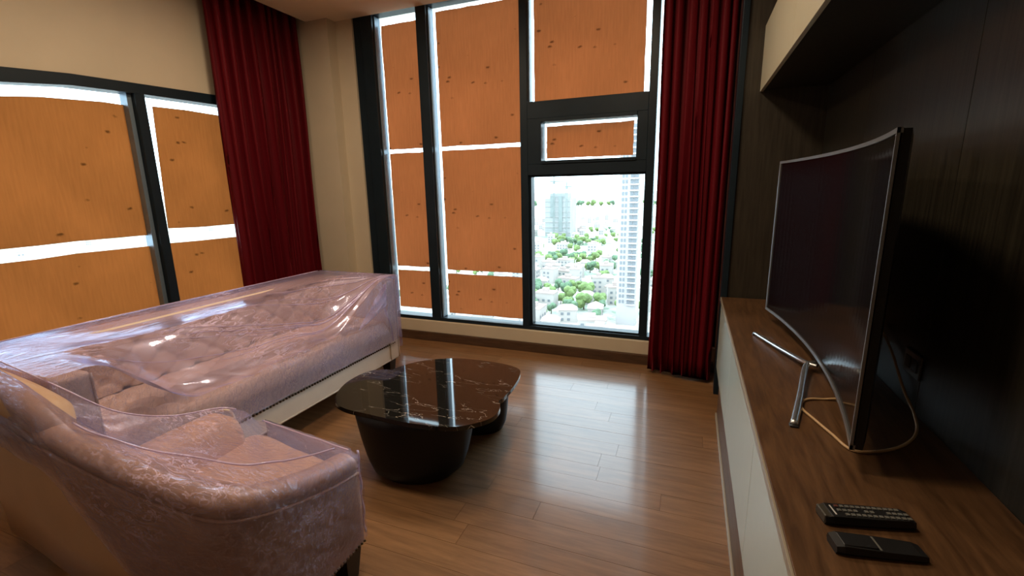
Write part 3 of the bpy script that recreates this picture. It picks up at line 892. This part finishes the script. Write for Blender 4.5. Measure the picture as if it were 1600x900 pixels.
def film_fn(u, v):
    y = SY0 - 0.012 + (SY1 - SY0 + 0.024) * u
    yc = min(max(y, SY0 + 0.001), SY1 - 0.001)
    if v < 0.14:                      # behind the back
        s = v / 0.14
        return Vector((SX0 - 0.015 - 0.01 * wr_(y, s), y, 0.30 + (0.80 - 0.30) * s))
    if v < 0.80:
        s = (v - 0.14) / 0.66
        x = SX0 - 0.012 + (SX1 - SX0 + 0.024) * s
        return Vector((x, y, top_z(x, yc)))
    s = (v - 0.80) / 0.20
    zt = top_z(SX1, yc)
    x = SX1 + 0.012 + 0.016 * abs(wr_(y * 2, s * 0.4)) + 0.012 * math.sin(s * math.pi * 0.5) 
    zb = 0.315 + 0.02 * noise.noise(Vector((y * 4, 0, 0))) - 0.0
    return Vector((x, y, zt + (zb - zt) * s))
bm = grid(lambda u, v: film_fn(u, v * 0.80), 220, 110)
fl_bm = grid(lambda u, v: film_fn(u, 0.80 + v * 0.1999), 220, 26)
wrap = thing('plastic_sheet', 'clear lavender tinted plastic sheet covering the long sofa', 'plastic cover', (-2.5, 1.88, 0.82), group=None)
obj('sheet', bm, M['film_sofa'], wrap, True)
obj('front_flap', fl_bm, M['film_chair'], wrap, True)
for ys_, sg in ((SY1 + 0.014, 1), (SY0 - 0.014, -1)):
    def side_fn(u, v, ys_=ys_, sg=sg):
        x = SX0 - 0.012 + (SX1 - SX0 + 0.03) * u
        return Vector((x, ys_ + sg * (0.004 + 0.008 * abs(noise.noise(Vector((x * 6, v * 3, sg * 5))))), 0.824 - (0.54 - 0.05 * math.sin(u * 5)) * v))
    obj('end_flap', grid(side_fn, 40, 30), M['film_sofa'], wrap, True)
def patch(u, v):
    a = Vector((-2.135, 2.80, 0.775)).lerp(Vector((-2.135, 2.47, 0.505)), u)
    b = Vector((-2.12, 2.80, 0.775)).lerp(Vector((-2.12, 2.80, 0.62)), u)
    p = a.lerp(b, v); p.x += 0.018 * math.sin(math.pi * v) * u + 0.004 * math.sin(u * 14 + v * 5)
    return p
obj('folded_corner', grid(patch, 30, 16), M['film_white'], wrap, True)
# creases gathered at the far front corner
cn = Vector((SX1 - 0.005, SY1 - 0.02, 0.825))
for (tx, ty) in ((-2.62, 1.6), (-2.52, 1.15), (-2.40, 1.45), (-2.33, 1.8), (-2.22, 2.15), (-2.50, 2.05), (-2.45, 1.3), (-2.36, 1.1), (-2.66, 2.2), (-2.28, 1.6)):
    bm = bmesh.new(); P = []
    for k in range(25):
        s = k / 24
        x = cn.x + (tx - cn.x) * s; y = cn.y + (ty - cn.y) * s + 0.03 * math.sin(s * 6 + tx * 9)
        P.append((x, y, top_z(x, min(max(y, SY0 + .01), SY1 - .01)) + 0.003))
    tube(bm, P, lambda s: 0.0042 * (1 - 0.75 * s) * (0.6 + 0.4 * abs(math.sin(s * 17 + tx * 5))), 5)
    obj('crease', bm, M['film_fold'], wrap, True)
for tr_ in (0,):
    bm = bmesh.new(); tube(bm, [(SX0 - 0.014, SY0 + (SY1 - SY0) * k / 40, top_z(SX0, min(max(SY0 + (SY1 - SY0) * k / 40, SY0 + .01), SY1 - .01)) + 0.001) for k in range(41)], 0.0028, 5); obj('crease', bm, M['film_fold'], wrap, True)
    pf = [(SX1 + 0.015, SY1 - 0.13, 0.78), (SX1 + 0.01, SY1 - 0.16, 0.6), (SX1 + 0.015, SY1 - 0.11, 0.45), (SX1 + 0.02, SY1 - 0.10, 0.32)]
    bm = bmesh.new(); tube(bm, catmull(pf, 6), 0.003, 5); obj('crease', bm, M['film_fold'], wrap, True)

# ------------------------------------------------------------------ armchair
ch = thing('armchair', 'tan leather armchair in the foreground, wrapped in clear plastic, in front of the sofa', 'armchair', (-1.5, 0.95, 0))
# outer line of the back and arm, with top height (x, y, top z, wall thickness)
RP = [(-1.105, 1.205, 0.500, .10), (-1.100, 1.05, 0.535, .10), (-1.105, 0.90, 0.580, .10), (-1.135, 0.79, 0.612, .10), (-1.215, 0.735, 0.625, .10), (-1.38, 0.715, 0.640, .10),
      (-1.58, 0.705, 0.665, .10), (-1.76, 0.700, 0.695, .10), (-1.92, 0.705, 0.715, .09), (-2.06, 0.715, 0.71, .08), (-2.25, 0.735, 0.725, .06), (-2.50, 0.755, 0.76, .045)]
RPs = catmull([Vector((a, b, c)) for a, b, c, d in RP], 6)
RTs = [v.x for v in catmull([Vector((d, 0, 0)) for a, b, c, d in RP], 6)]
def nrm2(i, pts):
    d = (pts[min(i + 1, len(pts) - 1)] - pts[max(i - 1, 0)]); d.z = 0; d.normalize()
    return Vector((d.y, -d.x, 0))     # towards the inside of the chair
rings = []
for i, p in enumerate(RPs):
    n = nrm2(i, RPs); t = RTs[i]; zt = p.z
    lean = 0.012
    ring = [p + Vector((0, 0, 0.135 - zt)) + n * -0.0 , p + Vector((0, 0, 0.3 - zt)) - n * 0.006, p + Vector((0, 0, -0.085)), p + Vector((0, 0, -0.060)) + n * 0.006]
    for a in range(9):
        A = math.pi * (1 - a / 8)
        ring.append(p + n * (t / 2 + (t / 2 + 0.006) * math.cos(A)) + Vector((0, 0, -0.045 + 0.047 * math.sin(A))))
    ring += [p + n * t + Vector((0, 0, -0.1)), p + n * t + Vector((0, 0, 0.135 - zt))]
    rings.append(ring)
bm = bmesh.new(); loft(bm, rings)
obj('shell', bm, M['chair_fabric'], ch, True)
# welt line below the rolled top
bm = bmesh.new(); tube(bm, [p - nrm2(i, RPs) * 0.002 + Vector((0, 0, -0.072)) for i, p in enumerate(RPs)], 0.006, 6)
obj('welt', bm, M['chair_fabric'], ch, True)
# rolled wing at the back
bm = bmesh.new()
tube(bm, catmull([(-1.90, 0.765, 0.665), (-1.99, 0.762, 0.72), (-2.12, 0.76, 0.755), (-2.3, 0.762, 0.775), (-2.5, 0.765, 0.79)], 8), lambda s: 0.02 + 0.045 * sstep(0, 0.3, s), 14)
obj('wing_roll', bm, M['chair_fabric'], ch, True)
# base and seat
base_poly = [(-1.115, 1.20), (-1.112, 0.85), (-1.20, 0.78), (-1.86, 0.76), (-1.88, 1.10), (-1.70, 1.29)]
obj('base', prism(bmesh.new(), base_poly, 0.135, 0.36, 0.01), M['chair_fabric'], ch)
seat_poly = catmull([Vector((-1.205, 1.19, 0)), Vector((-1.205, 1.02, 0)), Vector((-1.215, 0.86, 0)), Vector((-1.35, 0.82, 0)), Vector((-1.60, 0.81, 0)), Vector((-1.70, 0.84, 0)), Vector((-1.71, 1.05, 0)), Vector((-1.70, 1.27, 0)), Vector((-1.45, 1.245, 0))], 6, closed=True)
bm = bmesh.new(); rings = []
cs = Vector((-1.45, 1.03, 0))
for (z, s) in ((0.355, 0.99), (0.37, 1.0), (0.415, 1.005), (0.437, 0.985), (0.449, 0.93), (0.457, 0.75), (0.461, 0.45), (0.462, 0.1)):
    rings.append([cs + (p - cs) * s + Vector((0, 0, z)) for p in seat_poly])
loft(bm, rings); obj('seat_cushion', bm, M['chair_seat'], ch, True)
# inner arm / back bolster, leaning away from the seat
bm = bmesh.new(); rings = []
for k in range(17):
    s = k / 16
    y = 0.815 + 0.385 * s
    e = 1.0 if s < 0.86 else math.sqrt(max(0.0, 1 - ((s - 0.86) / 0.14) ** 2)) * 0.55 + 0.45
    cx, cz = -1.745 + 0.0 * s, 0.495
    hx, hz = 0.085 * (0.6 + 0.4 * e), (0.078 + 0.006 * math.sin(3 * s)) * (0.5 + 0.5 * e)
    ring = []
    for a in range(20):
        A = 2 * math.pi * a / 20
        c, s_ = math.cos(A), math.sin(A)
        X = math.copysign(abs(c) ** 0.65, c) * hx; Zz = math.copysign(abs(s_) ** 0.65, s_) * hz
        ring.append((cx + X - 0.45 * Zz * 0.6, y, cz + Zz))
    rings.append(ring)
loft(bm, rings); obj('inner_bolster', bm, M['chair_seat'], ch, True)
bm = bmesh.new()
tube(bm, catmull([(-1.70, 1.195, 0.42), (-1.715, 1.205, 0.50), (-1.74, 1.205, 0.57), (-1.79, 1.19, 0.575)], 6), 0.005, 6)
obj('piping', bm, M['piping'], ch, True)
for x, y in ((-1.15, 1.15), (-1.20, 0.83), (-1.80, 1.10), (-1.95, 0.79)):
    obj('leg', leg(bmesh.new(), x, y, 0, 0.137, 0.027, 0.042), M['dark_leg'], ch)
bm = bmesh.new()
for k in range(24):
    bmesh.ops.create_icosphere(bm, subdivisions=1, radius=0.006, matrix=Matrix.Translation((-1.098, 1.20 - k * 0.016, 0.142)))
o = obj('nail_heads', bm, M['brass'], ch, True); o['kind'] = 'stuff'

# plastic over the armchair
cwrap = thing('plastic_sheet', 'crinkled clear plastic wrap stretched over the tan armchair', 'plastic cover', (-1.5, 0.95, 0.6))
nR = len(RPs)
far_line = catmull([(-1.685, 1.30, 0.492), (-1.69, 1.27, 0.51), (-1.70, 1.235, 0.565), (-1.79, 1.20, 0.585), (-1.86, 1.05, 0.61), (-1.97, 0.93, 0.67), (-2.10, 0.83, 0.80), (-2.45, 0.81, 0.87)], 10)
def sample(pts, u):
    f = u * (len(pts) - 1); i = min(int(f), len(pts) - 2); return pts[i].lerp(pts[i + 1], f - i)
rim_line = []
for i, p in enumerate(RPs):
    n = nrm2(i, RPs); w = sstep(0.62, 0.86, i / (nR - 1))
    rim_line.append(p + n * 0.03 + Vector((0, 0, 0.018 + 0.10 * w)))
def membrane(u, v):
    # u runs along the rim from the front corner to the back, v crosses to the far edge
    a = sample(rim_line, u); b = sample(far_line, u)
    p = a.lerp(b, v)
    sag = 0.045 * math.sin(math.pi * v) * sstep(0.0, 0.2, u) * sstep(0.12, 0.45, v)
    lo = 0.475 if (u < 0.75) else 0
    z = p.z - sag + 0.005 * noise.noise(Vector((u * 7, v * 5, 2.0))) * math.sin(math.pi * v) + 0.003 * math.sin(u * 46 + v * 11 + 3 * math.sin(u * 9)) * math.sin(math.pi * v) * sstep(.05, .2, u)
    return Vector((p.x, p.y, max(z, lo)))
obj('sheet', grid(membrane, 120, 50), M['film_chair'], cwrap, True)
def skirt(u, v):
    a = sample(rim_line, u); i = min(int(u * (nR - 1)), nR - 1); n = nrm2(i, RPs)
    o_ = a - n * 0.046
    zb = 0.16 + 0.42 * sstep(0.42, 0.75, u)
    if v < 0.12:
        s = v / 0.12
        p = a.lerp(o_, math.sin(s * math.pi / 2)); p.z = a.z - 0.03 * (1 - math.cos(s * math.pi / 2)); return p
    s = (v - 0.12) / 0.88
    p = o_ - n * (0.010 * abs(noise.noise(Vector((u * 16, s * 4 + u * 9, 2)))) + 0.004 * math.sin(s * 3))
    p.z = (a.z - 0.03) * (1 - s) + min(zb, a.z - 0.05) * s
    return p
obj('skirt', grid(skirt, 140, 40), M['film_chair'], cwrap, True)
def front_skirt(u, v):
    a = rim_line[0].lerp(far_line[0], u)
    return Vector((a.x, a.y + 0.012 + 0.008 * abs(noise.noise(Vector((u * 8, v * 4, 0)))), a.z - (a.z - 0.18) * v))
obj('front_flap', grid(front_skirt, 40, 30), M['film_chair'], cwrap, True)
# taut folded edges
bm = bmesh.new(); tube(bm, [membrane(0.02 + 0.66 * k / 60, 0.10 + 0.16 * math.sin(math.pi * k / 60)) + Vector((0, 0, 0.002)) for k in range(61)], 0.0032, 6)
obj('fold', bm, M['film_fold'], cwrap, True)
bm = bmesh.new(); tube(bm, [membrane(0.001, k / 30) + Vector((0, 0, 0.001)) for k in range(31)], 0.0032, 6)
obj('fold', bm, M['film_fold'], cwrap, True)
bm = bmesh.new(); tube(bm, [membrane(0.35 + 0.65 * k / 60, 0.99) + Vector((0, 0, 0.001)) for k in range(61)], 0.003, 6)
obj('fold', bm, M['film_fold'], cwrap, True)
bm = bmesh.new(); c0 = rim_line[0]
tube(bm, [Vector((c0.x + 0.03 + 0.004 * math.sin(k), c0.y + 0.012, c0.z - 0.002 - (c0.z - 0.17) * k / 20)) for k in range(21)], 0.004, 6)
obj('fold', bm, M['film_fold'], cwrap, True)

# ------------------------------------------------------------------ city outside
GZ = -70.0
g = struct(obj('floor_city_ground', B(-9000, 4000, 30, 12000, GZ - 1, GZ), M['ground'], origin=(0, 0, GZ)))
g.name = 'ground'

def tower():
    x0, x1, y0, y1 = -34.3, -24.2, 240, 256
    t = thing('apartment_tower', 'tall pale apartment tower at the right edge of the city view', 'building', ((x0 + x1) / 2, y0, GZ))
    obj('wall', B(x0, x1, y0, y1, GZ, 34), M['tower_wall'], t)
    win = None
    for k in range(36):
        z = GZ + 12 + k * 2.95
        if z > 32: break
        for (a, b) in ((x0 + 1.3, x0 + 2.3), (x0 + 2.9, x0 + 3.9), (x0 + 5.4, x0 + 7.0), (x0 + 7.3, x0 + 9.2)):
            if win is None:
                o = obj('window', B(a, b, y0 - 0.25, y0 + 0.05, z, z + 1.7), M['far_glass'], t, origin=(a, y0, z)); win = (o, a, b, z)
            else:
                c = win[0].copy(); COL.objects.link(c); c.parent = t
                c.location = Vector((a, y0, z)) - t.location; c.scale.x = (b - a) / (win[2] - win[1])
        obj('balcony_slab', B(x0 + 4.9, x1 - 0.4, y0 - 1.3, y0, z - 0.9, z - 0.15), M['tower_wall'], t)
tower()
def site():
    t = thing('tower_under_construction', 'pale high-rise under construction with cranes on top, left in the city view', 'building', (-190, 690, GZ))
    for (xa, xb, h) in ((-212, -172, 58), (-205, -180, 66)):
        obj('concrete_frame', B(xa, xb, 690 + (0 if h == 58 else 3), 730, GZ, GZ + h), M['site_concrete'], t)
    obj('netting', B(-190, -184, 688.6, 690, GZ + 8, GZ + 62), M['far_net'], t)
    obj('netting', B(-203, -197, 688.6, 690, GZ + 30, GZ + 62), M['far_net'], t)
    for k in range(7):
        obj('floor_slab', B(-213, -171, 689, 691, GZ + 6 + k * 8, GZ + 7 + k * 8), M['tower_wall'], t)
site()
def crane(x, y, h, jib, label):
    t = thing('tower_crane', label, 'crane', (x, y, GZ))
    bm = bmesh.new()
    for sx in (-.9, .9):
        for sy in (-.9, .9): box(bm, x + sx - .2, x + sx + .2, y + sy - .2, y + sy + .2, GZ, GZ + h)
    for k in range(int(h / 3)): box(bm, x - 1, x + 1, y - 1, y - .8, GZ + k * 3, GZ + k * 3 + .3)
    obj('mast', bm, M['far_net'], t)
    obj('jib', B(x - jib * .35, x + jib, y - .8, y + .8, GZ + h - 1, GZ + h + .8), M['far_net'], t)
    obj('cab', B(x - 1.6, x + 1.6, y - 1.6, y + 1.6, GZ + h - 4, GZ + h - 1), M['far_net'], t)
    obj('apex', B(x - .7, x + .7, y - .7, y + .7, GZ + h + .8, GZ + h + 7), M['far_net'], t)
crane(-196, 684, 84, 18, 'tower crane standing at the high-rise building site, taller one')
crane(-176, 684, 76, 8, 'tower crane at the right corner of the building site, shorter one')

# low houses
def house_mesh(w, d, h, hip):
    bm = bmesh.new(); box(bm, -w / 2, w / 2, -d / 2, d / 2, 0, h)
    n0 = len(bm.faces)
    me = bpy.data.meshes.new('walls'); bm.to_mesh(me); bm.free(); me.materials.append(M['pale_wall'])
    bm = bmesh.new()
    if hip:
        lo = [(-w / 2 - .5, -d / 2 - .5, h), (w / 2 + .5, -d / 2 - .5, h), (w / 2 + .5, d / 2 + .5, h), (-w / 2 - .5, d / 2 + .5, h)]
        r0, r1 = (-w / 4, 0, h + 2.6), (w / 4, 0, h + 2.6)
        V = [bm.verts.new(p) for p in lo + [r0, r1]]
        for f in ((0, 1, 5, 4), (1, 2, 5), (2, 3, 4, 5), (3, 0, 4), (3, 2, 1, 0)): bm.faces.new([V[i] for i in f])
    else:
        box(bm, -w / 2 - .2, w / 2 + .2, -d / 2 - .2, d / 2 + .2, h, h + .8)
        box(bm, -w / 5, w / 8, -d / 6, d / 6, h + .8, h + 3)
    me2 = bpy.data.meshes.new('roof'); bm.to_mesh(me2); bm.free(); me2.materials.append(M['pale_roof'])
    bm = bmesh.new()
    for fl in range(max(1, int(h / 3.2))):
        for k in range(max(2, int(w / 3.5))):
            x = -w / 2 + 1.2 + k * 3.5
            if x + 1.6 < w / 2: box(bm, x, x + 1.6, -d / 2 - .12, -d / 2 + .05, 1 + fl * 3.2, 2.5 + fl * 3.2)
    me3 = bpy.data.meshes.new('window_row'); bm.to_mesh(me3); bm.free(); me3.materials.append(M['far_glass'])
    return me, me2, me3
HM = [house_mesh(9, 7, 6, True), house_mesh(10, 8, 7, True), house_mesh(12, 9, 9, False), house_mesh(10, 8, 11, False), house_mesh(14, 8, 7, False)]
def house(x, y, k, rz, label, group):
    t = thing('house' if k < 2 else 'city_block', label, 'building', (x, y, GZ), group)
    t.rotation_euler.z = rz
    for nm, me in zip(('walls', 'roof', 'window_row'), HM[k]):
        o = bpy.data.objects.new(nm, me); COL.objects.link(o); o.parent = t
clusters = [(-78, 300, 26), (-60, 262, 18), (-38, 262, 16), (-92, 275, 14), (-120, 440, 24), (-98, 450, 16), (-70, 400, 18), (-52, 430, 16), (-62, 350, 10), (-140, 600, 22), (-75, 240, 10)]
def in_cl(x, y, f=1.0):
    return any(math.hypot(x - a, (y - b)) < r * f for a, b, r in clusters)
placed = []
def try_house(xr, yr, lab, grp, mind=14.5):
    for _ in range(60):
        x, y = R.uniform(*xr), R.uniform(*yr)
        if in_cl(x, y, 0.95) or (-46 < x < -13 and 226 < y < 268) or (-222 < x < -160 and 670 < y < 740): continue
        if all(math.hypot(x - a, y - b) > mind + b * 0.005 for a, b in placed):
            placed.append((x, y))
            house(x, y, R.randrange(5), R.uniform(-.3, .3) + R.choice([0, math.pi / 2]), lab, grp); return
for _ in range(95): try_house((-130, -10), (205, 420), 'pale low-rise city building with small dark windows, seen through the clear pane', 'low-rise buildings of the city')
for _ in range(70): try_house((-330, -40), (420, 1100), 'pale low-rise city building with small dark windows, seen through the clear pane', 'low-rise buildings of the city', 17)
for _ in range(16): try_house((-1500, -700), (300, 1300), 'grey distant block seen through the bright gap of the side window', 'distant blocks beyond the side window', 30)

# trees
def tree_mesh(seed):
    rr = random.Random(seed); bm = bmesh.new()
    for k in range(7):
        c = Vector((rr.uniform(-2.6, 2.6), rr.uniform(-2.6, 2.6), rr.uniform(4.5, 8.5)))
        r = rr.uniform(2.0, 3.2)
        v = bmesh.ops.create_icosphere(bm, subdivisions=2, radius=r, matrix=Matrix.Translation(c))['verts']
        for q in v: q.co += (q.co - c) * 0.22 * noise.noise(q.co * 0.9)
    cr = bpy.data.meshes.new('crown'); bm.to_mesh(cr); bm.free()
    bm = bmesh.new(); tube(bm, [(0, 0, 0), (0.1, 0, 3), (0, 0.1, 6)], lambda s: 0.5 - 0.2 * s, 6)
    tk = bpy.data.meshes.new('trunk'); bm.to_mesh(tk); bm.free(); tk.materials.append(M['trunk'])
    return cr, tk
TM = []
for s in range(4):
    cr, tk = tree_mesh(s + 20); cr.materials.append(M['leaf_a'] if s % 2 == 0 else M['leaf_b']); TM.append((cr, tk))
tpl = []
def tree(x, y, k, sc, label, group):
    if any(math.hypot(x - a, y - b) < 5.5 * (sc + c) for a, b, c in tpl): return
    if any(math.hypot(x - a, y - b) < 8.5 + 4.6 * sc for a, b in placed): return
    if -41 < x < -17 and 233 < y < 263: return
    if -228 < x < -155 and 670 < y < 745: return
    tpl.append((x, y, sc))
    t = thing('tree', label, 'tree', (x, y, GZ), group); t.scale = (sc,) * 3; t.rotation_euler.z = R.uniform(0, 6)
    for nm, me in zip(('crown', 'trunk'), TM[k]):
        o = bpy.data.objects.new(nm, me); COL.objects.link(o); o.parent = t
nt2 = 0
for (a, b, r) in clusters:
    for _ in range(int(r * 9)):
        an, q = R.uniform(0, 6.28), math.sqrt(R.random()) * r
        tree(a + math.cos(an) * q, b + math.sin(an) * q, R.randrange(4), R.uniform(0.6, 1.05), 'leafy green tree among the city roofs far below', 'trees among the city roofs')
for _ in range(170):
    x, y = R.uniform(-200, -20), R.uniform(215, 800)
    if all(math.hypot(x - a, y - b) > 11 for a, b in placed):
        tree(x, y, R.randrange(4), R.uniform(0.6, 0.9), 'leafy green tree among the city roofs far below', 'trees among the city roofs')
for k in range(34):
    tree(-720 + k * 25 + R.uniform(-3, 3), 1900 + R.uniform(-60, 60), R.randrange(4), R.uniform(1.9, 2.8), 'dark tree in the hazy line along the horizon', 'trees along the horizon')
